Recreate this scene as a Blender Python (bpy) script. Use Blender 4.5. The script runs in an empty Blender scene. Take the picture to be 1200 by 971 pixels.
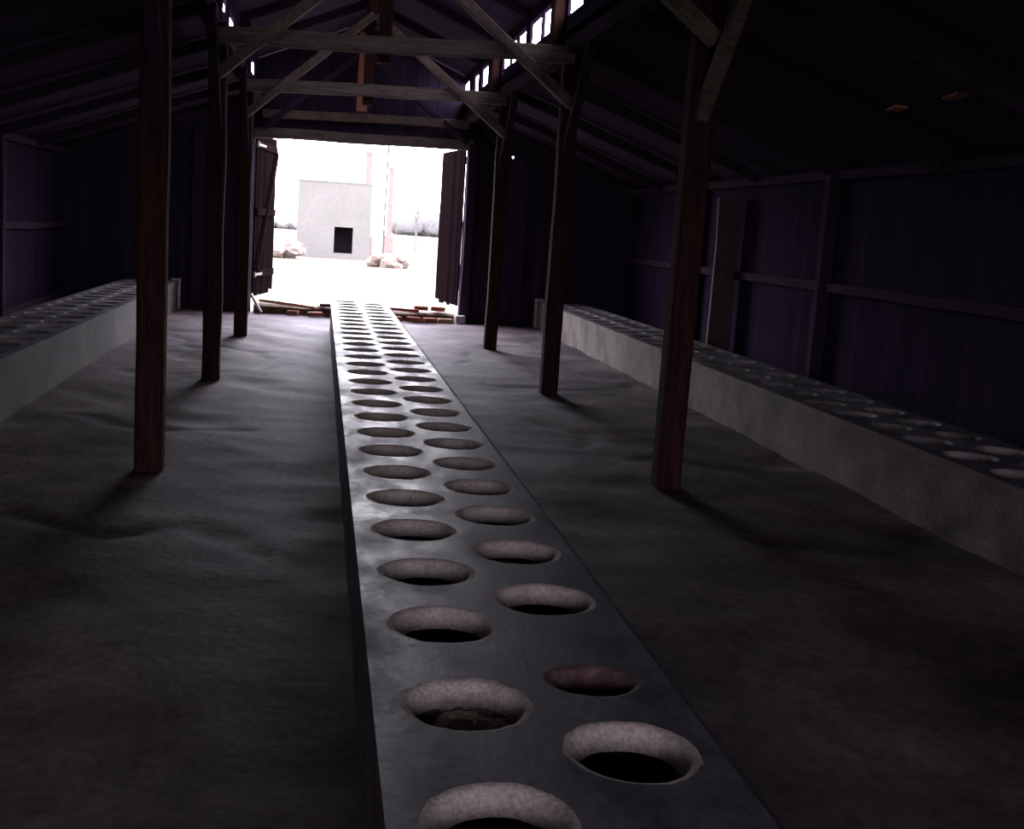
import bpy, bmesh, math, random
from mathutils import Vector, Matrix, noise
random.seed(7)
S = bpy.context.scene
col = S.collection
PI = math.pi

# ------------------------------------------------------------------ camera
CAM = Vector((-0.576, 0.0, 1.62)); F = 1400.0; CX, CY = 600.0, 485.5
VPX, VPY, ROLL = 377.0, 255.0, math.radians(2.35)
v = Vector(((VPX-CX)/F, (CY-VPY)/F, -1.0)).normalized()      # world +Y in camera space
u = Vector((math.sin(ROLL), math.cos(ROLL), 0.0)); u = (u - v*u.dot(v)).normalized()   # world +Z
r = v.cross(u)                                                 # world +X
R = Matrix(((r.x, r.y, r.z), (v.x, v.y, v.z), (u.x, u.y, u.z)))  # camera -> world
cd = bpy.data.cameras.new('camera'); cam = bpy.data.objects.new('camera', cd); col.objects.link(cam)
cam.matrix_world = Matrix.Translation(CAM) @ R.to_4x4()
cd.sensor_fit = 'HORIZONTAL'; cd.sensor_width = 36.0; cd.lens = 36.0*F/1200.0
cd.clip_start = 0.05; cd.clip_end = 1000
S.camera = cam
S.view_settings.view_transform = 'Standard'; S.view_settings.look = 'None'
S.view_settings.gamma = 1.0; S.view_settings.use_curve_mapping = False
S.view_settings.exposure = 0.0

# ------------------------------------------------------------------ materials
def new_mat(name):
    m = bpy.data.materials.new(name); m.use_nodes = True
    nt = m.node_tree; b = nt.nodes['Principled BSDF']
    return m, nt, b
def noise_mat(name, c1, c2, scale=6, rough=0.8, bump=0.3, stretch=(1,1,1), c3=None, fine=60, spec=0.4, rough2=None, bdist=0.01, mul=.6):
    m, nt, b = new_mat(name); N, L = nt.nodes, nt.links
    tc = N.new('ShaderNodeTexCoord'); mp = N.new('ShaderNodeMapping'); mp.inputs['Scale'].default_value = stretch
    L.new(tc.outputs['Object'], mp.inputs['Vector'])
    n1 = N.new('ShaderNodeTexNoise'); n1.inputs['Scale'].default_value = scale; n1.inputs['Detail'].default_value = 8; n1.inputs['Roughness'].default_value = 0.65
    n2 = N.new('ShaderNodeTexNoise'); n2.inputs['Scale'].default_value = fine; n2.inputs['Detail'].default_value = 5
    L.new(mp.outputs[0], n1.inputs['Vector']); L.new(mp.outputs[0], n2.inputs['Vector'])
    cr = N.new('ShaderNodeValToRGB'); e = cr.color_ramp.elements
    e[0].position = 0.33; e[0].color = (*c1, 1); e[1].position = 0.68; e[1].color = (*c2, 1)
    if c3: k = cr.color_ramp.elements.new(0.52); k.color = (*c3, 1)
    L.new(n1.outputs['Fac'], cr.inputs['Fac'])
    mx = N.new('ShaderNodeMix'); mx.data_type = 'RGBA'; mx.blend_type = 'MULTIPLY'; mx.inputs['Factor'].default_value = mul
    c2r = N.new('ShaderNodeValToRGB'); c2r.color_ramp.elements[0].position = 0.3; c2r.color_ramp.elements[0].color = (.35,.35,.35,1); c2r.color_ramp.elements[1].position = 0.62
    L.new(n2.outputs['Fac'], c2r.inputs['Fac'])
    L.new(cr.outputs['Color'], mx.inputs['A']); L.new(c2r.outputs['Color'], mx.inputs['B'])
    L.new(mx.outputs['Result'], b.inputs['Base Color'])
    ad = N.new('ShaderNodeMath'); ad.operation = 'ADD'; L.new(n1.outputs['Fac'], ad.inputs[0])
    ml = N.new('ShaderNodeMath'); ml.operation = 'MULTIPLY'; ml.inputs[1].default_value = 0.35; L.new(n2.outputs['Fac'], ml.inputs[0]); L.new(ml.outputs[0], ad.inputs[1])
    bp = N.new('ShaderNodeBump'); bp.inputs['Strength'].default_value = bump; bp.inputs['Distance'].default_value = bdist
    L.new(ad.outputs[0], bp.inputs['Height']); L.new(bp.outputs[0], b.inputs['Normal'])
    b.inputs['Roughness'].default_value = rough; b.inputs['Specular IOR Level'].default_value = spec
    if rough2 is not None:
        mr = N.new('ShaderNodeMapRange'); mr.inputs['From Min'].default_value = .35; mr.inputs['From Max'].default_value = .65
        mr.inputs['To Min'].default_value = rough; mr.inputs['To Max'].default_value = rough2
        L.new(n1.outputs['Fac'], mr.inputs['Value']); L.new(mr.outputs[0], b.inputs['Roughness'])
    return m
def plank_mat(name, c1, c2, axis=0, width=0.16, grain=(1,1,1), rough=1.0, bump=.35, spec=0.0):
    """boards side by side along an axis, each of its own tone, with dark joints"""
    m, nt, b = new_mat(name); N, L = nt.nodes, nt.links
    tc = N.new('ShaderNodeTexCoord'); sp = N.new('ShaderNodeSeparateXYZ'); L.new(tc.outputs['Object'], sp.inputs[0])
    dv = N.new('ShaderNodeMath'); dv.operation = 'DIVIDE'; dv.inputs[1].default_value = width; L.new(sp.outputs[axis], dv.inputs[0])
    fl = N.new('ShaderNodeMath'); fl.operation = 'FLOOR'; L.new(dv.outputs[0], fl.inputs[0])
    fr = N.new('ShaderNodeMath'); fr.operation = 'FRACT'; L.new(dv.outputs[0], fr.inputs[0])
    wn = N.new('ShaderNodeTexWhiteNoise'); wn.noise_dimensions = '1D'; L.new(fl.outputs[0], wn.inputs['W'])
    mp = N.new('ShaderNodeMapping'); mp.inputs['Scale'].default_value = grain; L.new(tc.outputs['Object'], mp.inputs['Vector'])
    n = N.new('ShaderNodeTexNoise'); n.inputs['Scale'].default_value = 9; n.inputs['Detail'].default_value = 8; L.new(mp.outputs[0], n.inputs['Vector'])
    ad = N.new('ShaderNodeMath'); ad.operation = 'ADD'; L.new(wn.outputs['Value'], ad.inputs[0]); L.new(n.outputs['Fac'], ad.inputs[1])
    hf = N.new('ShaderNodeMath'); hf.operation = 'MULTIPLY'; hf.inputs[1].default_value = .5; L.new(ad.outputs[0], hf.inputs[0])
    cr = N.new('ShaderNodeValToRGB'); e = cr.color_ramp.elements; e[0].position = .2; e[0].color = (*c1,1); e[1].position = .8; e[1].color = (*c2,1)
    L.new(hf.outputs[0], cr.inputs['Fac'])
    # joint mask
    pk = N.new('ShaderNodeMath'); pk.operation = 'PINGPONG'; pk.inputs[1].default_value = .5; L.new(fr.outputs[0], pk.inputs[0])
    gt = N.new('ShaderNodeMapRange'); gt.inputs['From Min'].default_value = .01; gt.inputs['From Max'].default_value = .05; L.new(pk.outputs[0], gt.inputs['Value'])
    mx = N.new('ShaderNodeMix'); mx.data_type = 'RGBA'; mx.inputs['A'].default_value = (c1[0]*.6, c1[1]*.6, c1[2]*.6, 1)
    L.new(gt.outputs[0], mx.inputs['Factor']); L.new(cr.outputs['Color'], mx.inputs['B']); L.new(mx.outputs['Result'], b.inputs['Base Color'])
    a2 = N.new('ShaderNodeMath'); a2.operation = 'MULTIPLY_ADD'; a2.inputs[1].default_value = .3; L.new(n.outputs['Fac'], a2.inputs[0]); L.new(gt.outputs[0], a2.inputs[2])
    bp = N.new('ShaderNodeBump'); bp.inputs['Strength'].default_value = bump; bp.inputs['Distance'].default_value = .015
    L.new(a2.outputs[0], bp.inputs['Height']); L.new(bp.outputs[0], b.inputs['Normal'])
    b.inputs['Roughness'].default_value = rough; b.inputs['Specular IOR Level'].default_value = spec
    return m
def brick_mat(name, c1, c2, mortar, scale=4.0):
    m, nt, b = new_mat(name); N, L = nt.nodes, nt.links
    tc = N.new('ShaderNodeTexCoord'); mp = N.new('ShaderNodeMapping'); mp.inputs['Rotation'].default_value = (PI/2,0,0)
    L.new(tc.outputs['Object'], mp.inputs['Vector'])
    bk = N.new('ShaderNodeTexBrick'); bk.inputs['Scale'].default_value = scale; bk.inputs['Color1'].default_value = (*c1,1); bk.inputs['Color2'].default_value = (*c2,1)
    bk.inputs['Mortar'].default_value = (*mortar,1); bk.inputs['Mortar Size'].default_value = .03
    L.new(mp.outputs[0], bk.inputs['Vector']); L.new(bk.outputs['Color'], b.inputs['Base Color'])
    b.inputs['Roughness'].default_value = .9
    return m

M = {}
M['slab'] = noise_mat('smooth_concrete', (.085,.078,.092), (.25,.232,.255), 4.5, .37, .35, (1,.5,1), c3=(.165,.153,.172), fine=55, spec=.32, rough2=.66, bdist=.010)
M['rim'] = noise_mat('worn_rim_concrete', (.55,.49,.38), (.88,.80,.64), 9.0, .85, .6, fine=90, spec=.3)
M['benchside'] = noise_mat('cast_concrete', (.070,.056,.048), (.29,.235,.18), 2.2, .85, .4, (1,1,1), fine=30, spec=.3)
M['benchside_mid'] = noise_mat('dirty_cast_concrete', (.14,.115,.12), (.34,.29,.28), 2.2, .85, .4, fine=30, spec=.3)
M['benchside_left'] = noise_mat('grimy_cast_concrete', (.028,.024,.024), (.115,.094,.084), 2.2, .85, .4, fine=30, spec=.2)  # darker variant of the bench side, left bench only
M['lime'] = noise_mat('limewashed_plaster', (.55,.53,.48), (.80,.78,.72), 4, .9, .3)
M['dirtyrim'] = noise_mat('dirty_rim_concrete', (.10,.09,.08), (.62,.58,.50), 2.2, .85, .5, fine=60)
M['stained'] = noise_mat('dark_red_stained_rim', (.10,.05,.045), (.30,.20,.17), 12, .85, .6, fine=60)
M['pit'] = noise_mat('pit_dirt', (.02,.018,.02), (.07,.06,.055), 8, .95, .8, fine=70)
M['floor'] = noise_mat('floor_concrete', (.050,.037,.042), (.25,.20,.19), 1.1, .75, .5, (1,.8,1), c3=(.135,.108,.108), fine=22, spec=.12, bdist=.02)
M['post'] = noise_mat('post_timber', (.030,.014,.014), (.085,.038,.030), 5, .9, .5, (6,6,.5), fine=30, spec=.03)
M['beam'] = noise_mat('grey_beam_timber', (.12,.098,.08), (.30,.25,.20), 5, .85, .5, (.5,6,6), fine=30)
M['strut'] = noise_mat('brown_strut_timber', (.09,.068,.055), (.22,.165,.12), 5, .85, .5, (1,6,1), fine=30)
M['redwood'] = noise_mat('red_brown_timber', (.35,.13,.07), (.55,.24,.13), 5, .8, .5, (6,6,.5), fine=30)
M['purlin'] = noise_mat('dark_purlin_timber', (.040,.027,.046), (.065,.046,.070), 5, 1.0, .5, (6,.5,6), fine=30, spec=.03)
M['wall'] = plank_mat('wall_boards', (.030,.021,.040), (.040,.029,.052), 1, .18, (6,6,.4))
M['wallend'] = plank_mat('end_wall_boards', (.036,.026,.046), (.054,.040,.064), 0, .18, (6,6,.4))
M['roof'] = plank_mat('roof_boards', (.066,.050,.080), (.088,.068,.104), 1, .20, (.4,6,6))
M['studlight'] = noise_mat('pale_stud_timber', (.08,.05,.05), (.15,.10,.09), 5, .8, .4, (6,6,.5), fine=30)  # lit patch of the right wall put into the stud colour
M['leaf'] = plank_mat('tarred_door_boards', (.004,.003,.0035), (.011,.006,.007), 0, .15, (6,6,.4), 1.0, .5, 0.0)
M['tar'] = noise_mat('tarred_timber', (.008,.005,.005), (.02,.012,.011), 5, 1.0, .3, spec=0.0)
M['iron'] = noise_mat('rusty_iron', (.05,.03,.025), (.14,.07,.05), 20, .6, .4)
M['brick'] = noise_mat('red_brick', (.30,.10,.06), (.50,.20,.11), 14, .9, .5)
M['rubble'] = noise_mat('rubble_mix', (.07,.05,.035), (.22,.15,.09), 9, .95, .8, fine=50)
M['redboard'] = noise_mat('red_painted_board', (.20,.05,.04), (.34,.10,.07), 8, .8, .3)
M['yellowboard'] = noise_mat('tan_board', (.35,.22,.10), (.55,.38,.18), 8, .8, .3, (1,8,8))
M['ground'] = noise_mat('pale_ground', (.150,.143,.085), (.185,.176,.11), .35, .95, .3, fine=6, bdist=.05, mul=.2)
M['pale'] = noise_mat('pale_render', (.160,.172,.140), (.190,.202,.167), .9, .9, .1, fine=7, mul=.15)
M['dark'] = noise_mat('dark_interior', (.010,.007,.010), (.02,.014,.02), 3, .9, .2)
M['chimney'] = brick_mat('chimney_brick', (.205,.145,.110), (.25,.19,.15), (.23,.205,.175), 2.6)
M['pole'] = noise_mat('weathered_pole', (.07,.07,.07), (.10,.10,.095), 6, .9, .1, mul=.2)
M['bark'] = noise_mat('pale_bark', (.15,.155,.145), (.19,.19,.18), 6, .9, .1, mul=.2)  # bark lightened, the haze is in its colour
M['hedge'] = noise_mat('distant_foliage', (.21,.225,.205), (.23,.245,.22), .6, .95, .2, fine=4, bdist=.3, mul=.2)  # distance haze mixed into the foliage colour
M['ruin'] = noise_mat('ruin_brick', (.205,.175,.135), (.245,.215,.17), 1.5, .95, .2, fine=9, mul=.2)

# ------------------------------------------------------------------ mesh helpers
def link(name, bm, mats, parent=None, smooth=False, loc=None):
    me = bpy.data.meshes.new(name); bmesh.ops.recalc_face_normals(bm, faces=bm.faces); bm.to_mesh(me); bm.free()
    if not isinstance(mats, (list, tuple)): mats = [mats]
    for m in mats: me.materials.append(m)
    if smooth: me.polygons.foreach_set('use_smooth', [True]*len(me.polygons))
    o = bpy.data.objects.new(name, me); col.objects.link(o)
    if parent: o.parent = parent
    if loc is not None: o.location = loc
    return o
def thing(name, label, cat, loc=(0,0,0), rz=0, group=None):
    o = bpy.data.objects.new(name, None); col.objects.link(o); o.location = loc; o.rotation_euler[2] = rz
    o.empty_display_size = .1
    return tag(o, label, cat, group)
def tag(o, label, cat, group=None):
    o['label'] = label; o['category'] = cat
    if group: o['group'] = group
    return o
def struct(o, label=None):
    o['kind'] = 'structure'
    if label: o['label'] = label
    return o
def box(bm, x0, y0, z0, x1, y1, z1, bev=0.0, mi=0):
    g = bmesh.ops.create_cube(bm, size=1.0)
    mt = Matrix.Translation(((x0+x1)/2, (y0+y1)/2, (z0+z1)/2)) @ Matrix.Diagonal((abs(x1-x0), abs(y1-y0), abs(z1-z0), 1))
    bmesh.ops.transform(bm, matrix=mt, verts=g['verts'])
    fs = set(f for w in g['verts'] for f in w.link_faces)
    for f in fs: f.material_index = mi
    if bev > 0:
        es = list(set(e for w in g['verts'] for e in w.link_edges))
        bmesh.ops.bevel(bm, geom=es, offset=bev, segments=1, affect='EDGES')
def beam_bm(p, q, w, h, seed=0, segs=None, wob=.008, upv=(0,0,1), taper=1.0):
    """hewn timber: a squared, slightly wavering bar with chamfered edges from p to q"""
    bm = bmesh.new(); p = Vector(p); q = Vector(q); d = q-p; Ln = d.length; d.normalize()
    up = Vector(upv)
    if abs(d.dot(up)) > .95: up = Vector((0,1,0))
    sx = d.cross(up).normalized(); sz = sx.cross(d).normalized()
    n = segs or max(3, int(Ln/.3)); rings = []
    for i in range(n+1):
        t = i/n; c = p + d*Ln*t; k = 1+(taper-1)*t
        ox = noise.noise(Vector((seed*3.1, t*Ln*.9, 1.7)))*wob*2; oz = noise.noise(Vector((seed*5.3, t*Ln*.9, 9.2)))*wob*2
        W = w/2*k*(1+noise.noise(Vector((seed, t*Ln*1.7, 4)))*.10); H = h/2*k*(1+noise.noise(Vector((seed+9, t*Ln*1.7, 2)))*.10)
        ch = min(W, H)*.22
        prof = [(-W+ch,-H),(W-ch,-H),(W,-H+ch),(W,H-ch),(W-ch,H),(-W+ch,H),(-W,H-ch),(-W,-H+ch)]
        rings.append([bm.verts.new(c + sx*(a+ox) + sz*(b+oz)) for a, b in prof])
    for i in range(n):
        for j in range(8):
            bm.faces.new((rings[i][j], rings[i][(j+1)%8], rings[i+1][(j+1)%8], rings[i+1][j]))
    bm.faces.new(rings[0][::-1]); bm.faces.new(rings[-1])
    return bm
def panel_bm(u0, u1, w0, w1, holes, conv, thick):
    """wall panel in (u,w) with rectangular openings cut right through; conv(u,w,t) -> point"""
    us = sorted(set([u0,u1]+[max(u0,min(u1,h[i])) for h in holes for i in (0,1)]))
    ws = sorted(set([w0,w1]+[max(w0,min(w1,h[i])) for h in holes for i in (2,3)]))
    def cut(a, b):
        for h in holes:
            if h[0]-1e-6 <= a <= h[1]+1e-6 and h[2]-1e-6 <= b <= h[3]+1e-6: return True
        return False
    solid = {}
    for i in range(len(us)-1):
        for j in range(len(ws)-1):
            solid[i,j] = not cut((us[i]+us[i+1])/2, (ws[j]+ws[j+1])/2)
    bm = bmesh.new(); V = {}
    def vt(i, j, k):
        if (i,j,k) not in V: V[i,j,k] = bm.verts.new(conv(us[i], ws[j], thick*k))
        return V[i,j,k]
    for (i,j), s in solid.items():
        if not s: continue
        for k in (0,1): bm.faces.new([vt(i,j,k), vt(i+1,j,k), vt(i+1,j+1,k), vt(i,j+1,k)])
        for (di,dj,a,b) in ((-1,0,(i,j),(i,j+1)), (1,0,(i+1,j),(i+1,j+1)), (0,-1,(i,j),(i+1,j)), (0,1,(i,j+1),(i+1,j+1))):
            if not solid.get((i+di,j+dj), False):
                bm.faces.new([vt(*a,0), vt(*b,0), vt(*b,1), vt(*a,1)])
    return bm

# ------------------------------------------------------------------ dimensions
K = F/1220.0
TR = [7.62, 11.95, 16.30]            # truss positions in front of the camera
YE = 20.55                           # inner face of the end wall
YB = -5.2                            # rear wall behind the camera
XW = 4.72                            # side walls
XP = 1.69; PX = {-1: 1.585, 1: 1.785}  # post rows
ZT = 3.36                            # tie beams
XC = 1.70; ZC0, ZC1 = 3.61, 4.02     # clerestory band
ZE = 2.42                            # eaves

# ------------------------------------------------------------------ floor
bm = bmesh.new()
nx, ny = 150, 400
lay = bm.verts.layers.float_color.new('stain')
def seg_d(p, a, b):
    ab = b-a; t = max(0, min(1, (p-a).dot(ab)/max(ab.length_squared, 1e-9))); return (p-(a+ab*t)).length
V2 = lambda *q: Vector((q[0], q[1]))
CR = [([(-3.3,17.3),(-2.6,16.9),(-1.9,16.5),(-1.2,16.3)], .055), ([(-1.9,15.4),(-1.3,14.5),(-1.1,13.9)], .06), ([(-.9,13.6),(-1.2,12.9),(-1.9,12.2)], .06),
      ([(1.75,16.6),(2.3,16.8),(2.8,16.6)], .06), ([(1.3,12.6),(1.8,12.3),(2.6,12.4),(2.9,12.9)], .12), ([(1.0,17.0),(1.4,15.5),(1.2,14.1)], .04),
      ([(1.9,8.7),(2.5,8.3),(2.7,7.6)], .07), ([(2.0,6.3),(2.6,6.0),(2.95,6.4)], .12), ([(1.3,10.1),(1.7,9.6),(1.5,9.0)], .07), ([(-2.4,9.6),(-1.8,9.0),(-1.1,9.2)], .08),
      ([(-2.2,6.5),(-1.6,6.0),(-1.2,6.3),(-.8,5.8)], .08), ([(-2.3,13.2),(-2.0,14.6),(-2.4,16.0)], .05)]
gv = [[None]*(ny+1) for _ in range(nx+1)]
for i in range(nx+1):
    for j in range(ny+1):
        x = -XW-.05 + (2*XW+.1)*i/nx; y = YB + (YE-YB)*j/ny
        p = Vector((x*.7, y*.7, 0)); z = noise.fractal(p, .9, 2.1, 5)*.022
        z -= max(0, noise.noise(Vector((x*1.3+7, y*1.1, 3)))-.15)*.06
        q = V2(x + noise.noise(Vector((x*2, y*2, 8)))*.18, y + noise.noise(Vector((x*2, y*2, 4)))*.18); st = 0
        for pts, w_ in CR:
            for a, b in zip(pts, pts[1:]):
                dd = seg_d(q, V2(*a), V2(*b)); st = max(st, 1-dd/w_/1.6)
        st = max(0, min(1, st*1.5)); z -= st*.014
        for sx in (-1, 1):      # floor colour darkens in a round patch at each post
            for ty in TR:
                dd = math.hypot(x-sx*1.69, (y-ty)); st = max(st, min(.8, 1.5-dd/.22))
        st = max(0, st)
        gv[i][j] = bm.verts.new((x, y, min(z, .012)-.012)); gv[i][j][lay] = (st, st, st, 1)
for i in range(nx):
    for j in range(ny): bm.faces.new((gv[i][j], gv[i+1][j], gv[i+1][j+1], gv[i][j+1]))
nt = M['floor'].node_tree; bs = nt.nodes['Principled BSDF']; src = bs.inputs['Base Color'].links[0].from_socket
at_ = nt.nodes.new('ShaderNodeAttribute'); at_.attribute_name = 'stain'
mm = nt.nodes.new('ShaderNodeMix'); mm.data_type = 'RGBA'; mm.inputs['B'].default_value = (.035,.028,.025,1)
sc_ = nt.nodes.new('ShaderNodeMath'); sc_.operation = 'MULTIPLY'; sc_.inputs[1].default_value = .85
nt.links.new(at_.outputs['Fac'], sc_.inputs[0]); nt.links.new(sc_.outputs[0], mm.inputs['Factor']); nt.links.new(src, mm.inputs['A']); nt.links.new(mm.outputs['Result'], bs.inputs['Base Color'])
o = struct(link('floor', bm, M['floor'], smooth=True), 'worn and uneven grey concrete floor of the barrack')

# ------------------------------------------------------------------ walls
for s, side in ((-1,'left'), (1,'right')):
    bm = panel_bm(YB, YE+.1, -.1, ZE+.12, [], lambda a,b,t,s=s: (s*(XW+t), a, b), .06)
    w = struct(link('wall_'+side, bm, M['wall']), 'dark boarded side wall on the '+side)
    ys = [YB+.1, -1.1, 3.25] + TR + [YE-.08]
    for y in ys:
        link('wall_post', beam_bm((s*(XW-.075), y, 0), (s*(XW-.075), y, ZE+.02), .14, .14, y*s+2), M['purlin'], w)
    for z in (.12, 1.25, ZE-.02):
        link('wall_rail', beam_bm((s*(XW-.05), YB, z), (s*(XW-.05), YE, z), .09, .10, z*s+4), M['purlin'], w)
    if s == 1:
        q = link('wall_stud', beam_bm((XW-.20, 14.75, 0), (XW-.20, 14.75, 2.2), .30, .07, 31), M['studlight'], w)
        q['label'] = 'paler wide board upright'
def gable(a, b, t): return (a, YE+t, b)
def gable_wall(name, Y, holes, th, lab):
    # rectangular body then sloping gable pieces, one mesh
    bm = panel_bm(-XW, XW, -.1, ZE+.12, [h for h in holes], lambda a,b,t: (a, Y+t, b), th)
    def poly(pts):
        f0 = [bm.verts.new((a, Y, b)) for a,b in pts]; f1 = [bm.verts.new((a, Y+th, b)) for a,b in pts]
        bm.faces.new(f0); bm.faces.new(f1[::-1])
        for i in range(len(pts)):
            k = (i+1)%len(pts); bm.faces.new((f0[i], f0[k], f1[k], f1[i]))
    zt = max(h[3] for h in holes if h[0] < 0)
    a0, a1 = [(h[0], h[1]) for h in holes if h[0] < 0][0]
    zs = lambda x: 3.61 - (abs(x)-XC)/(XW-XC)*(3.61-2.545)
    zt0 = ZE+.12
    poly([(-XW, zt0), (a0, zt0), (a0, zt), (a0, 3.6), (-XC, 3.6)])
    if name == 'wall_front':
        hx0, hx1, hz0, hz1 = 2.585, 2.62, 2.83, 2.865
        poly([(a1, zt0), (hx0, zt0), (hx0, zs(hx0)-.02), (XC, 3.6), (a1, 3.6)])
        poly([(hx0, zt0), (hx1, zt0), (hx1, hz0), (hx0, hz0)]); poly([(hx0, hz1), (hx1, hz1), (hx1, zs(hx1)-.02), (hx0, zs(hx0)-.02)])
        poly([(hx1, zt0), (XW, zt0), (hx1, zs(hx1)-.02)])
    else:
        poly([(a1, zt0), (XW, zt0), (XC, 3.6), (a1, 3.6)])
    poly([(a0, zt), (a1, zt), (a1, 3.6), (a0, 3.6)])
    poly([(-XC, 3.6), (XC, 3.6), (XC, 4.11), (0, 4.82), (-XC, 4.11)])
    return struct(link(name, bm, M['wallend']), lab)
wf = gable_wall('wall_front', YE, [(-1.70, 1.81, -1, 2.96)], .06, 'dark boarded gable wall around the bright doorway')
gable_wall('wall_back', YB-.06, [(-1.75, 1.75, -1, 2.9)], .06, 'rear gable wall behind the viewer')
# end wall framing
link('wall_rail', beam_bm((-1.78, YE-.07, 2.93), (1.9, YE-.07, 2.99), .13, .17, 51), M['beam'], wf)['label'] = 'grey lintel beam over the doorway'
for x in (-1.79, 1.90, -2.6, 2.80):
    link('wall_post', beam_bm((x, YE-.075, 0), (x, YE-.075, 3.0 if abs(x) < 2 else 2.9), .16, .13, x+60), M['purlin'], wf)

# clerestory: boarded strips with rows of small openings
right_open = [(17.95,17.30),(16.75,16.30),(15.95,15.35),(14.08,13.55),(13.48,13.12),(13.02,12.50),(12.22,11.62),(11.54,11.15),(10.32,9.72),(9.2,8.7)]
left_open = [(b_/K, a_/K) for a_, b_ in ((12.55,13.15),(13.3,13.9),(14.5,15.15),(17.45,18.2),(18.85,19.6),(10.2,10.8))]
for s, side, ops in ((-1,'upper_left',left_open), (1,'upper_right',right_open)):
    hs = []
    for k, (b, a) in enumerate(ops):
        j = noise.noise(Vector((k*2.3, s, 0)))*.03
        hs.append((a*K, b*K, 3.69+j, 3.99) if s > 0 else (a*K, b*K, 3.72+j, 3.90))
    if s == 1: hs.append((16.05, 16.17, 3.635, 3.685))
    bm = panel_bm(YB, YE+.05, ZC0-.06, 4.12, hs, lambda a,b,t,s=s: (s*(XC+t), a, b), .03 if s > 0 else .015)
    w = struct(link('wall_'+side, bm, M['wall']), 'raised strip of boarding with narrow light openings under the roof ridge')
    for y in TR + [3.25, -1.1]:
        link('wall_post', beam_bm((s*(XC-.07), y, 3.40), (s*(XC-.07), y, 4.05), .12, .13, y+80), M['post'] if s > 0 else M['purlin'], w)
    # purlin on the post heads
    pu = link('roof_purlin', beam_bm((s*(PX[s]+(.08 if s<0 else 0)), YB+.02, 3.42), (s*(PX[s]+(.08 if s<0 else 0)), YE-.02, 3.42), .16, .15, 90+s, wob=.006), M['purlin'])
    tag(pu, 'long dark roof purlin running over the posts on the %s' % ('left' if s < 0 else 'right'), 'beam')

# roof (ceiling): four planes
def slope(bm, s, xa, za, xb, zb, th):
    n = Vector((-(zb-za), 0, xb-xa)).normalized()*th
    if n.z < 0: n = -n
    pts = []
    for y in (YB-.3, YE+.35):
        pts.append([(s*xa, y, za), (s*xb, y, zb), (s*(xb+n.x), y, zb+n.z), (s*(xa+n.x), y, za+n.z)])
    A = [bm.verts.new(p) for p in pts[0]]; B = [bm.verts.new(p) for p in pts[1]]
    bm.faces.new(A); bm.faces.new(B[::-1])
    for i in range(4): bm.faces.new((A[i], A[(i+1)%4], B[(i+1)%4], B[i]))
bm = bmesh.new()
for s in (-1, 1):
    slope(bm, s, XC+.03, 3.59, XW+.35, ZE-.03, .05)
    slope(bm, s, 0.0, 4.84, XC+.14, 4.07, .05)
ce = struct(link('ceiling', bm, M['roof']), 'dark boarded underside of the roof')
yy = [TR[0]-4.35*1, TR[0]-2.17, TR[0], TR[0]+2.17, TR[1], TR[1]+2.17, TR[2], TR[2]+2.12, YE-.15]
for y in yy:
    for s in (-1, 1):
        link('rafter', beam_bm((s*(XC-.05), y, 3.53), (s*(XW-.05), y, ZE+.0), .09, .12, y*s), M['purlin'], ce)
        if y < 20: link('rafter', beam_bm((s*.02, y, 4.76), (s*(XC+.05), y, 4.06), .07, .12, y*s+3), M['purlin'], ce)

# ------------------------------------------------------------------ posts
names = {(0,-1):'dark brown timber post at the left, nearest of the left row', (0,1):'stout reddish timber post at the right, nearest of the right row',
         (1,-1):'dark timber post in the left row, second from the doorway', (1,1):'dark timber post in the right row, second from the doorway',
         (2,-1):'slim dark post left of the bright doorway, farthest of the left row', (2,1):'slim dark post right of the bright doorway, farthest of the right row'}
for i, y in enumerate(TR):
    for s in (-1, 1):
        x = s*PX[s]
        t = thing('wooden_post', names[i,s], 'post', (x, y, 0), 0, 'posts carrying the roof')
        link('shaft', beam_bm((0,0,-.08), (.01*s,0,3.36), .17, .17, i*7+s, segs=24, wob=.006), M['post'], t)
        link('knee_brace', beam_bm((0,-.06,2.42), (0,-.96,3.36), .085, .10, i*5), M['strut'] if (i, s) == (0, 1) else M['purlin'], t)

# ------------------------------------------------------------------ trusses
tl = ['grey timber roof truss spanning the nearest pair of posts', 'pale grey roof truss with crossing struts, largest seen above the doorway', 'smaller roof truss seen behind it, nearest to the doorway gable']
for i, y in enumerate(TR):
    t = thing('roof_truss', tl[i], 'roof truss', (0, y, 0), 0, 'trusses under the roof')
    link('tie_beam', beam_bm((-PX[-1],-.13,ZT-.13), (PX[1],-.13,ZT-.02), .12, .155, 20+i, wob=.014), M['beam'], t)
    link('king_post', beam_bm((-.05,-.01,3.12), (-.03,-.01,4.72), .13, .13, 30+i), M['post'], t)
    for s in (-1, 1):
        link('strut', beam_bm((s*.02,-.24,4.24), (s*PX[s],-.24,2.86), .10, .12, 40+i*2+s, upv=(0,1,0)), M['strut'], t)
t = thing('roof_truss', 'gable truss on the end wall with orange-brown centre post', 'roof truss', (0, YE-.2, 0), 0, 'trusses under the roof')
link('tie_beam', beam_bm((-PX[-1],0,ZT-.12), (PX[1],0,ZT-.04), .10, .14, 70, wob=.01), M['strut'], t)
link('king_post', beam_bm((.0,-.12,3.38), (.0,-.12,4.62), .17, .10, 71), M['redwood'], t)['label'] = 'orange-brown centre post'
for s in (-1, 1): link('strut', beam_bm((s*.05,-.0,4.3), (s*PX[s],-.0,3.0), .10, .10, 72+s, upv=(0,1,0)), M['purlin'], t)

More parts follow.
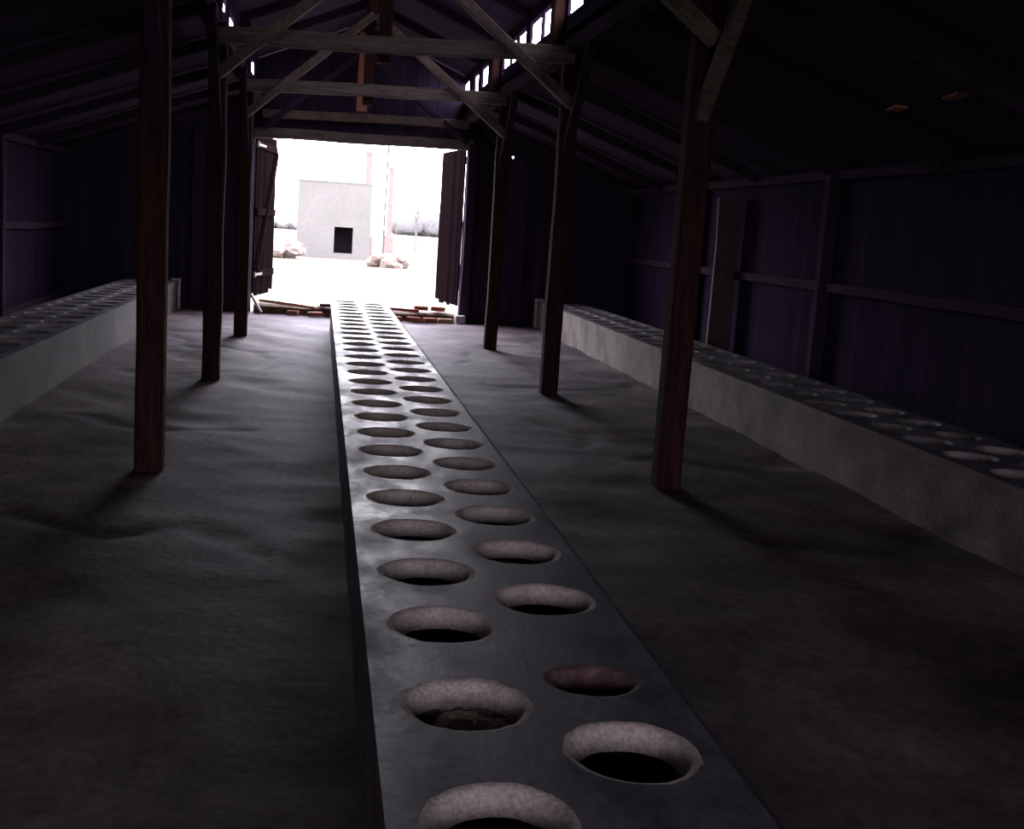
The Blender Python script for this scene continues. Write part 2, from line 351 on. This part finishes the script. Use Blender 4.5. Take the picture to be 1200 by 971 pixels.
# ------------------------------------------------------------------ latrine benches
def slab_bm(W, y0, y1, z, th, cols, seed):
    """slab with two columns of round holes with worn rounded rims. cols: [(x0,x1,[(cx,cy,rx,ry)])]"""
    bm = bmesh.new(); NS = 44
    for (xa, xb, hl) in cols:
        hl = sorted(hl, key=lambda h: h[1])
        cuts = [y0] + [(hl[i][1]+hl[i+1][1])/2 for i in range(len(hl)-1)] + [y1]
        for k, (cx, cy, rx, ry) in enumerate(hl):
            ya, yb = cuts[k], cuts[k+1]
            rings = [[] for _ in range(6)]
            for a in range(NS):
                th_ = 2*PI*a/NS; c, s = math.cos(th_), math.sin(th_)
                nz = noise.noise(Vector((c*1.2+k*3.7+seed, s*1.2+cx*9, 1.1)))
                nz2 = noise.noise(Vector((c*5+k*1.7+seed, s*5, 6.1)))
                rr = 1 + nz*.045 + nz2*.02
                # point on the cell boundary in this direction
                tx = ((xb-cx) if c > 0 else (xa-cx))/c if abs(c) > 1e-6 else 1e9
                ty = ((yb-cy) if s > 0 else (ya-cy))/s if abs(s) > 1e-6 else 1e9
                tt = min(tx, ty); bx, by = cx+c*tt, cy+s*tt
                chip = max(0, nz2)*.010
                wr = .026+chip
                rings[0].append(bm.verts.new((bx, by, z)))
                rings[1].append(bm.verts.new((cx+c*(rx*rr+wr), cy+s*(ry*rr+wr), z)))
                rings[2].append(bm.verts.new((cx+c*(rx*rr+wr*.3), cy+s*(ry*rr+wr*.3), z-.006)))
                rings[3].append(bm.verts.new((cx+c*rx*rr, cy+s*ry*rr, z-.020)))
                rings[4].append(bm.verts.new((cx+c*rx*rr*.935, cy+s*ry*rr*.935, z-th)))
                rings[5].append(bm.verts.new((bx, by, z-th)))
            for q in range(5):
                for a in range(NS):
                    b_ = (a+1)%NS
                    f = bm.faces.new((rings[q][a], rings[q][b_], rings[q+1][b_], rings[q+1][a]))
                    f.material_index = (2 if rx < .12 else 1) if q in (1,2,3) else 0
                    f.smooth = q in (1,2,3)
            # corners of the cell
            for (qx, qy) in ((xa,ya),(xb,ya),(xb,yb),(xa,yb)):
                ang = math.atan2(qy-cy, qx-cx) % (2*PI); a = int(ang/(2*PI)*NS)%NS; b_ = (a+1)%NS
                for R_, zz in ((rings[0], z), (rings[5], z-th)):
                    p, q2 = R_[a].co, R_[b_].co
                    if (p-q2).length > 1e-4 and (Vector((qx,qy,zz))-p).length > 1e-4 and (Vector((qx,qy,zz))-q2).length > 1e-4:
                        bm.faces.new((R_[a], bm.verts.new((qx, qy, zz)), R_[b_]))
    # slab edges
    x0, x1 = cols[0][0], cols[-1][1]
    for (pa, pb) in (((x0,y0),(x0,y1)), ((x1,y0),(x1,y1)), ((x0,y0),(x1,y0)), ((x0,y1),(x1,y1))):
        bm.faces.new([bm.verts.new((pa[0],pa[1],z)), bm.verts.new((pb[0],pb[1],z)), bm.verts.new((pb[0],pb[1],z-th)), bm.verts.new((pa[0],pa[1],z-th))]).material_index = 3
    return bm
def link_raw(name, bm, mats, parent):
    me = bpy.data.meshes.new(name); bm.normal_update(); bm.to_mesh(me); bm.free()
    for m in mats: me.materials.append(m)
    o = bpy.data.objects.new(name, me); col.objects.link(o); o.parent = parent; return o
def rough_side(x0, x1, y0, y1, z0, z1, seed):
    bm = bmesh.new(); n = int((y1-y0)/.12); rows = []
    for j in range(n+1):
        y = y0+(y1-y0)*j/n
        d = noise.noise(Vector((seed, y*1.4, 0)))*.006; e = noise.noise(Vector((seed, y*3, 5)))*.004
        rows.append([bm.verts.new(p) for p in ((x0+d, y, z0), (x0+d*.5+e, y, (z0+z1)/2), (x0+e, y, z1), (x1-e, y, z1), (x1-e*.5, y, (z0+z1)/2), (x1-d, y, z0))])
    for j in range(n):
        for k in range(6): bm.faces.new((rows[j][k], rows[j][(k+1)%6], rows[j+1][(k+1)%6], rows[j+1][k]))
    bm.faces.new(rows[0]); bm.faces.new(rows[-1][::-1])
    return bm
def make_bench(label, xc, W, y0, y1, cols, H=.45, seed=1, side=None, top=None, rim=None, stub=False):
    t = thing('latrine_bench', label, 'latrine bench', (xc, y0, 0))
    L_ = y1-y0; hw = W/2
    cc = [(a, b, [(cx, cy-y0, rx, ry) for cx, cy, rx, ry in hl]) for a, b, hl in cols]
    link_raw('seat_slab', slab_bm(W, 0, L_, H, .062, cc, seed), [top or M['slab'], rim or M['rim'], M['stained'], side or M['benchside']], t)
    for s in (-1, 1):
        link('side_wall', rough_side(s*(hw-.012), s*(hw-.085), .0, L_-.0, -.03, H-.061, seed+s), side or M['benchside'], t)
    for y in (0.01, L_-.10):
        b = bmesh.new(); box(b, -hw+.085, y, -.03, hw-.085, y+.09, H-.061); link('end_wall', b, side or M['benchside'], t)
    # dirt and crumbled concrete lying in the pit
    b = bmesh.new(); n = int(L_/.09); m_ = 8; rows = []
    for j in range(n+1):
        y = .1+(L_-.2)*j/n; rows.append([])
        for i in range(m_+1):
            x = -hw+.09+(W-.18)*i/m_
            rows[-1].append(b.verts.new((x, y, .04+noise.fractal(Vector((x*5, y*5, seed)), .8, 2, 4)*.05)))
    for j in range(n):
        for i in range(m_): b.faces.new((rows[j][i], rows[j][i+1], rows[j+1][i+1], rows[j+1][i]))
    link('pit_bed', b, M['pit'], t, smooth=False)
    if stub:
        b = bmesh.new(); sx = -1 if xc > 0 else 1
        box(b, sx*(hw+.015)-(.14 if sx > 0 else 0), L_-.05, -.02, sx*(hw+.015)+(0 if sx > 0 else .14), L_+.14, H+.035, .012)
        e = link('end_block', b, M['lime'], t); e['label'] = 'limewashed end block'  # paler block at the far end of a side bench
    return t
R0 = .140
yl = [2.215, 2.805, 3.405, 3.95, 4.51, 5.05]
sp = .538
k = yl[-1]
while k+sp < 15.35*K: k += sp; yl.append(k)
bk = yl[0]
for q in range(6): bk -= sp; yl.append(bk)
yr = [2.53, 3.66, 4.225, 4.775, 5.31]
k = yr[-1]
while k+sp < 15.4*K: k += sp; yr.append(k)
bk = yr[0]
for q in range(6): bk -= sp; yr.append(bk)
def jit(y, s): return 1+noise.noise(Vector((y*3.3, s, 2)))*.06
YM1 = 15.62*K
left_h = [(-.172, y, R0*jit(y,1), R0*jit(y,2)) for y in yl]
right_h = [(.183, y, R0*jit(y,3), R0*jit(y,4)) for y in yr] + [(.187, 2.96, .104, .088)]
y0c = min(yl)-.3
mid = make_bench('long central concrete latrine bench with two rows of round holes, leading to the doorway', 0, .81, y0c, YM1,
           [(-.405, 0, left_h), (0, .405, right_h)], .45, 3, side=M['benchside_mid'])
for s in (-1, 1):
    ys = []; y = -2.0
    while y < 20.0: ys.append(y); y += sp
    A = [(-.172, y, R0*jit(y,5+s), R0*jit(y,6+s)) for y in ys]; B = [(.172, y+.24, R0*jit(y,7+s), R0*jit(y,8+s)) for y in ys if y < 19.6]
    make_bench('concrete latrine bench with round holes along the %s side wall' % ('left' if s < 0 else 'right'),
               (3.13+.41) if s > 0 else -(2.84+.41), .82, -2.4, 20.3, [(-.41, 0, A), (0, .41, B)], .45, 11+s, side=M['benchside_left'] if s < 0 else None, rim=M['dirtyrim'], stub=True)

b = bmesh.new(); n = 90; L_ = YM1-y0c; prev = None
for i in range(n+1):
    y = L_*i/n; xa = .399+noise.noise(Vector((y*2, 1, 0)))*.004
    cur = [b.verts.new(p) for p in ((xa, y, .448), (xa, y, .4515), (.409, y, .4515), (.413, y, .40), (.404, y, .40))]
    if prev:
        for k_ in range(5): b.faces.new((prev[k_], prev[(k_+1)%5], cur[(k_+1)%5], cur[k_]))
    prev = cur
e = link('edge_strip', b, M['pit'], mid); e['label'] = 'black dirty right edge of the slab'  # dark strip put in for the shadow gap beside the bench
for y, ln in ((9.0, .2), (8.1, .26)):  # orange glints under the roof, built as short reddish boards
    e = link('board_patch', beam_bm((3.80, y-ln/2, 2.765), (3.80+.03, y+ln/2, 2.755), .10, .02, y), M['redwood'], ce); e['label'] = 'short orange-brown board under the roof'
# wads of cobweb and crumbled concrete in the holes
def lump(bm, c, rad, seed, sq=.6, sub=2):
    g = bmesh.ops.create_icosphere(bm, subdivisions=sub, radius=rad)
    for w in g['verts']:
        d = 1+noise.noise(w.co/rad*1.3+Vector((seed*7.1,0,0)))*.5
        w.co = Vector((w.co.x*d, w.co.y*d, w.co.z*d*sq))+Vector(c)
for cx, cy, nn, lab in ((-.172, yl[1], 30, 'heap of pale crumbled concrete filling the second nearest left hole of the central bench'),):
    b = bmesh.new()
    for q in range(nn):
        a = random.uniform(0, 2*PI); rr = random.uniform(0, .13)
        lump(b, (math.cos(a)*rr, math.sin(a)*rr, random.uniform(.0,.03)), random.uniform(.02,.042), q)
    lump(b, (0,0,-.10), .15, 5, .95, 3)
    o = link('rubble_heap', b, M['rim'], loc=(cx+.03, cy+.12, .30)); tag(o, lab, 'rubble'); 
    o.location.z = .335

# ------------------------------------------------------------------ doors
def door_leaf(name, hinge, ang, Wd, s, lab):
    t = bpy.data.objects.new(name, None); col.objects.link(t); t.location = hinge; t.rotation_euler[2] = ang; t['kind'] = 'structure'; t['label'] = lab
    b = bmesh.new(); n = 11; x = 0
    for q in range(n):
        w = Wd/n; zb = -.02 + random.choice((0, 0, .02, .035)); zt = 2.69
        if q >= n-2 : zb += .05
        box(b, x+.004, -.014, zb, x+w-.004, .014, zt, .003); x += w
    link('boards', b, M['leaf'], t)
    for z in (.35, 1.4, 2.5):
        b = bmesh.new(); box(b, .05, -.045, z-.06, Wd-.05, -.014, z+.06, .006); link('batten', b, M['tar'], t)
    b = beam_bm((.1,-.06,.42), (Wd-.1,-.06,2.44), .10, .028, 5, upv=(0,1,0)); link('diagonal_brace', b, M['tar'], t)
    for z in (.35, 2.5):
        b = bmesh.new(); box(b, -.03, -.052, z-.02, .6, -.044, z+.02, .002); box(b, -.05,-.06,z-.05,-.01,-.03,z+.05,.008); link('strap_hinge', b, M['iron'], t)
    return t
a_r = math.atan2(1.72, -.22); a_l = math.atan2(1.72, .26)
door_leaf('door_2', (1.80, YE+.10, .25), a_r, 1.72, 1, 'dark plank door leaf swung open outward on the right of the doorway')
door_leaf('door_1', (-1.69, YE+.10, .25), a_l, 1.72, -1, 'dark plank door leaf swung open outward on the left of the doorway')

# ------------------------------------------------------------------ threshold and loose pieces
b = bmesh.new(); n = 40
rows = []
for i in range(n+1):
    x = -1.64+3.40*i/n; h = .13+noise.noise(Vector((x*3, 2, 0)))*.035; e = noise.noise(Vector((x*4,0,3)))*.03
    rows.append([b.verts.new(p) for p in ((x, YE-.18+e, -.03), (x, YE-.14+e, h*.75), (x, YE-.05+e*.5, h), (x, YE+.25, h), (x, YE+.45, -.03))])
for i in range(n):
    for q in range(5): b.faces.new((rows[i][q], rows[i][(q+1)%5], rows[i+1][(q+1)%5], rows[i+1][q]))
b.faces.new(rows[0]); b.faces.new(rows[-1][::-1])
o = link('threshold', b, M['rubble']); tag(o, 'low broken masonry threshold across the doorway floor', 'threshold')
def brick(x, y, z, rz, m, lab, sx=.24, sy=.115, sz=.07, name='loose_brick', cat='brick', grp='loose bricks on the threshold'):
    b = bmesh.new(); box(b, -sx/2, -sy/2, 0, sx/2, sy/2, sz, .008)
    for w in b.verts: w.co += Vector((noise.noise(w.co*9+Vector((x,y,0))), noise.noise(w.co*7+Vector((y,x,3))), noise.noise(w.co*8+Vector((x,3,y)))))*.012
    o = link(name, b, m, loc=(x, y, z)); o.rotation_euler[2] = rz; tag(o, lab, cat, grp); return o
brick(.70, YE-.39, .0, .3, M['brick'], 'red brick lying right beside the far end of the central bench')
brick(1.02, YE-.37, .0, -.2, M['brick'], 'red brick on the floor under the red board')
brick(1.29, YE-.42, .0, .5, M['brick'], 'orange brick in front of the threshold, middle of the right side')
brick(1.55, YE-.40, .0, .1, M['yellowboard'], 'tan brick left of the white block by the right door leaf')
brick(1.46, YE-.07, .17, -.3, M['brick'], 'orange brick on top of the threshold near the right door leaf')
brick(1.16, YE-.06, .17, .2, M['brick'], 'dark red brick on top of the threshold behind the red board')
brick(-.62, YE-.46, .0, .2, M['brick'], 'brown brick at the threshold left of the central bench')
brick(-.98, YE-.36, .0, -.4, M['brick'], 'brown brick at the threshold, further left of the central bench', .2)
brick(1.80, YE-.34, .0, .2, M['lime'], 'small white block at the right foot of the doorway', .16, .13, .13, 'stone_block', 'block', None)
def plank(p, q, w, h, m, lab, grp=None):
    o = link('loose_plank', beam_bm(p, q, w, h, p[0]*5, wob=.006), m); tag(o, lab, 'plank', grp); return o
plank((.42, YE-.16, .175), (1.12, YE-.20, .165), .10, .05, M['redboard'], 'dark red board lying on the threshold right of the bench')
plank((-1.55, YE-.17, .20), (-.62, YE-.21, .12), .12, .045, M['yellowboard'], 'tan board sloping down along the threshold on the left')
plank((-1.50, YE-.34, .01), (-1.68, YE-.26, .30), .05, .035, M['lime'], 'short pale stick leaning at the left foot of the doorway')
plank((-.55, YE-.10, .16), (.0, YE-.10, .165), .10, .045, M['post'], 'dark board lying on the threshold behind the bench end')

# ------------------------------------------------------------------ outside
b = bmesh.new(); nx, ny = 50, 60; g = []
for i in range(nx+1):
    g.append([])
    for j in range(ny+1):
        x = -90+180*i/nx; y = YE+.06 + 230*(j/ny)**2
        g[-1].append(b.verts.new((x, y, noise.fractal(Vector((x*.12, y*.12, 2)), 1, 2, 3)*.10*min(1, (y-YE)/6)-.02)))
for i in range(nx):
    for j in range(ny): b.faces.new((g[i][j], g[i+1][j], g[i+1][j+1], g[i][j+1]))
o = link('ground', b, M['ground'], smooth=True); o['kind'] = 'structure'; o['label'] = 'pale sunlit ground outside the doorway'
b = bmesh.new(); v4 = [b.verts.new(p) for p in ((-60,YB-60,-.03),(60,YB-60,-.03),(60,YB-.05,-.03),(-60,YB-.05,-.03))]; b.faces.new(v4)
o = link('ground', b, M['ground']); o['kind'] = 'structure'; o['label'] = 'ground behind the barrack'

YBLD = 50.5; OX = CAM.x
def px(x, y, d):   # world X, Z of a picture point at distance d (camera frame of the room axis)
    q = R @ Vector(((x-CX)/F, (CY-y)/F, -1)); q *= d/q.y
    return OX+q.x, CAM.z+q.z
# pale block building
x0, zt = px(350, 210, YBLD); x1, _ = px(437, 214, YBLD); dx0, dz1 = px(392, 265.5, YBLD); dx1, dz0 = px(412.5, 297.5, YBLD)
t = thing('shed', 'pale windowless block building with a small dark doorway, seen through the barrack door', 'building', ((x0+x1)/2, YBLD, 0))
hxc = (x0+x1)/2
b = panel_bm(x0-hxc, x1-hxc, -.1, zt, [(dx0-hxc, dx1-hxc, dz0, dz1)], lambda a,b_,t_: (a, t_, b_), .25)
box(b, x0-hxc, .25, -.1, x0-hxc+.25, 5, zt-.02); box(b, x1-hxc-.25, .25, -.1, x1-hxc, 5, zt-.02); box(b, x0-hxc, 4.8, -.1, x1-hxc, 5.05, zt-.02)
link('wall', b, M['pale'], t)
b = bmesh.new(); box(b, x0-hxc-.02, -.02, zt-.03, x1-hxc+.02, 5.1, zt+.03); link('flat_roof', b, M['pale'], t)
b = bmesh.new(); box(b, dx0-hxc-.0, .26, dz0-.05, dx1-hxc+.0, 1.4, dz0); box(b, x0-hxc+.3, 1.45, -.05, x1-hxc-.3, 1.5, zt-.1); link('dark_partition', b, M['dark'], t)  # near-black sheets stand for the shade inside the shed
def chimney(xa, xb, ytop, ybase, d, lab):
    a, z = px(xa, ytop, d); c, _ = px(xb, ytop, d); cx = (a+c)/2; w = abs(c-a)
    t = thing('brick_chimney', lab, 'chimney', (cx, d, 0), 0, 'lone brick chimneys outside')
    b = bmesh.new(); box(b, -w*.5, -w*.5, -.1, w*.5, w*.5, z-.16, .01); link('stack', b, M['chimney'], t)
    b = bmesh.new(); box(b, -w*.6, -w*.6, z-.16, w*.6, w*.6, z, .01); link('cap', b, M['chimney'], t)
    b = bmesh.new(); box(b, -w*.95, -w*.8, -.1, w*.95, w*.8, .9, .03); link('hearth_base', b, M['chimney'], t)
chimney(429.5, 437.5, 177, 300, 57.5, 'pale brick chimney rising behind the right corner of the block building')
chimney(456.5, 462.5, 195, 275, 66, 'fainter brick chimney standing further away, right of the thin pole')
a, z = px(454.5, 172, 45)
t = thing('utility_pole', 'very thin tall pole between the two brick chimneys', 'pole', (a, 45, 0))
link('pole_shaft', beam_bm((0,0,-.1), (.05,0,z+1.2), .065, .065, 3, segs=10), M['pole'], t)
# ruins / piles
def pile(xa, xb, ytop, d, lab, n, seed):
    a, z = px(xa, ytop, d); c, _ = px(xb, ytop, d)
    b = bmesh.new()
    for q in range(n):
        f = q/(n-1); rr = random.uniform(.25,.5)*z*.9
        lump(b, ((a-c)*.5+(c-a)*f, random.uniform(-.4,.4), rr*.2+random.uniform(0, z*.35)), rr, q+seed, .6)
    o = link('brick_ruin', b, M['ruin'], loc=((a+c)/2, d, 0)); tag(o, lab, 'ruin', 'low ruins outside')
pile(316, 349, 268, 48, 'low pinkish brick ruin left of the block building', 12, 1)
pile(440, 470, 283, 44, 'low heap of brick at the foot of the chimneys', 10, 30)
# bare tree
def tree(xp, yt, d, lab):
    a, z = px(xp, yt, d); t = thing('bare_tree', lab, 'tree', (a, d, 0))
    tr = link('trunk', beam_bm((0,0,-.1), (.08,0,z*.8), .13, .13, 4, segs=8, taper=.4), M['bark'], t)
    b = bmesh.new()
    for q in range(34):
        h = random.uniform(.3,.8)*z; an = random.uniform(0, 2*PI); Ln = random.uniform(.4,.9)*(1.1-h/z)*1.6
        e = beam_bm((.05,0,h), (math.cos(an)*Ln*.6, math.sin(an)*Ln*.6, h+Ln), .035, .035, q, segs=3, taper=.4)
        me = bpy.data.meshes.new('tmp'); e.to_mesh(me); e.free(); b.from_mesh(me); bpy.data.meshes.remove(me)
    link('branches', b, M['bark'], t)
tree(489.5, 232, 75, 'faint slender bare tree near the right edge of the doorway view')
# distant hedge / tree line
def treeline(xa, xb, ytop, d, lab, seed):
    a, z = px(xa, ytop, d); c, _ = px(xb, ytop, d); b = bmesh.new(); n = 26
    for q in range(n):
        f = q/(n-1); h = z*(.75+.3*noise.noise(Vector((f*6, seed, 0))))
        lump(b, ((c-a)*(f-.5), random.uniform(-2,2), h*.45), h*.55, q+seed, .95)
    o = link('tree_line', b, M['hedge'], smooth=True, loc=((a+c)/2, d, 0)); o['kind'] = 'stuff'; tag(o, lab, 'trees')
treeline(300, 352, 250, 150, 'hazy distant tree line left of the block building', 2)
treeline(470, 530, 240, 170, 'hazy distant tree line right of the chimneys', 9)

# ------------------------------------------------------------------ daylight
W = bpy.data.worlds.new('sky'); S.world = W; W.use_nodes = True
N, L = W.node_tree.nodes, W.node_tree.links; bg = N['Background']
tc = N.new('ShaderNodeTexCoord'); sp_ = N.new('ShaderNodeSeparateXYZ'); L.new(tc.outputs['Generated'], sp_.inputs[0])
mr = N.new('ShaderNodeMapRange'); mr.inputs['From Min'].default_value = .2; mr.inputs['From Max'].default_value = .97; L.new(sp_.outputs['Y'], mr.inputs['Value'])
fr = N.new('ShaderNodeMix'); fr.data_type = 'RGBA'
fr.inputs['A'].default_value = (7.9, 6.9, 9.2, 1)      # sky behind the camera: shaded, violet-blue
zr = N.new('ShaderNodeValToRGB'); zr.color_ramp.elements[0].position = 0.0; zr.color_ramp.elements[0].color = (.44,.425,.43,1)
zr.color_ramp.elements[1].position = .32; zr.color_ramp.elements[1].color = (.98,.95,1.08,1)
k_ = zr.color_ramp.elements.new(.8); k_.color = (.45,.43,.53,1)
L.new(sp_.outputs['Z'], zr.inputs['Fac'])
ml = N.new('ShaderNodeMix'); ml.data_type = 'RGBA'; ml.blend_type = 'MULTIPLY'; ml.inputs['Factor'].default_value = 1
ml.inputs['B'].default_value = (34,34,35,1); L.new(zr.outputs['Color'], ml.inputs['A'])
L.new(ml.outputs['Result'], fr.inputs['B']); L.new(mr.outputs[0], fr.inputs['Factor'])
L.new(fr.outputs['Result'], bg.inputs['Color']); bg.inputs['Strength'].default_value = 1.0
def portal(name, loc, rot, sx, sy):
    l = bpy.data.lights.new(name, 'AREA'); l.shape = 'RECTANGLE'; l.size = sx; l.size_y = sy; l.cycles.is_portal = True
    o = bpy.data.objects.new(name, l); col.objects.link(o); o.location = loc; o.rotation_euler = rot
portal('door_daylight', (.05, YE+.08, 1.55), (-PI/2, 0, 0), 3.5, 2.95)      # faces -Y (into the room)
portal('rear_daylight', (0, YB-.08, 1.45), (PI/2, 0, 0), 3.5, 2.9)
portal('clerestory_daylight', (XC+.05, 11, 3.84), (0, PI/2, 0), .36, 19)
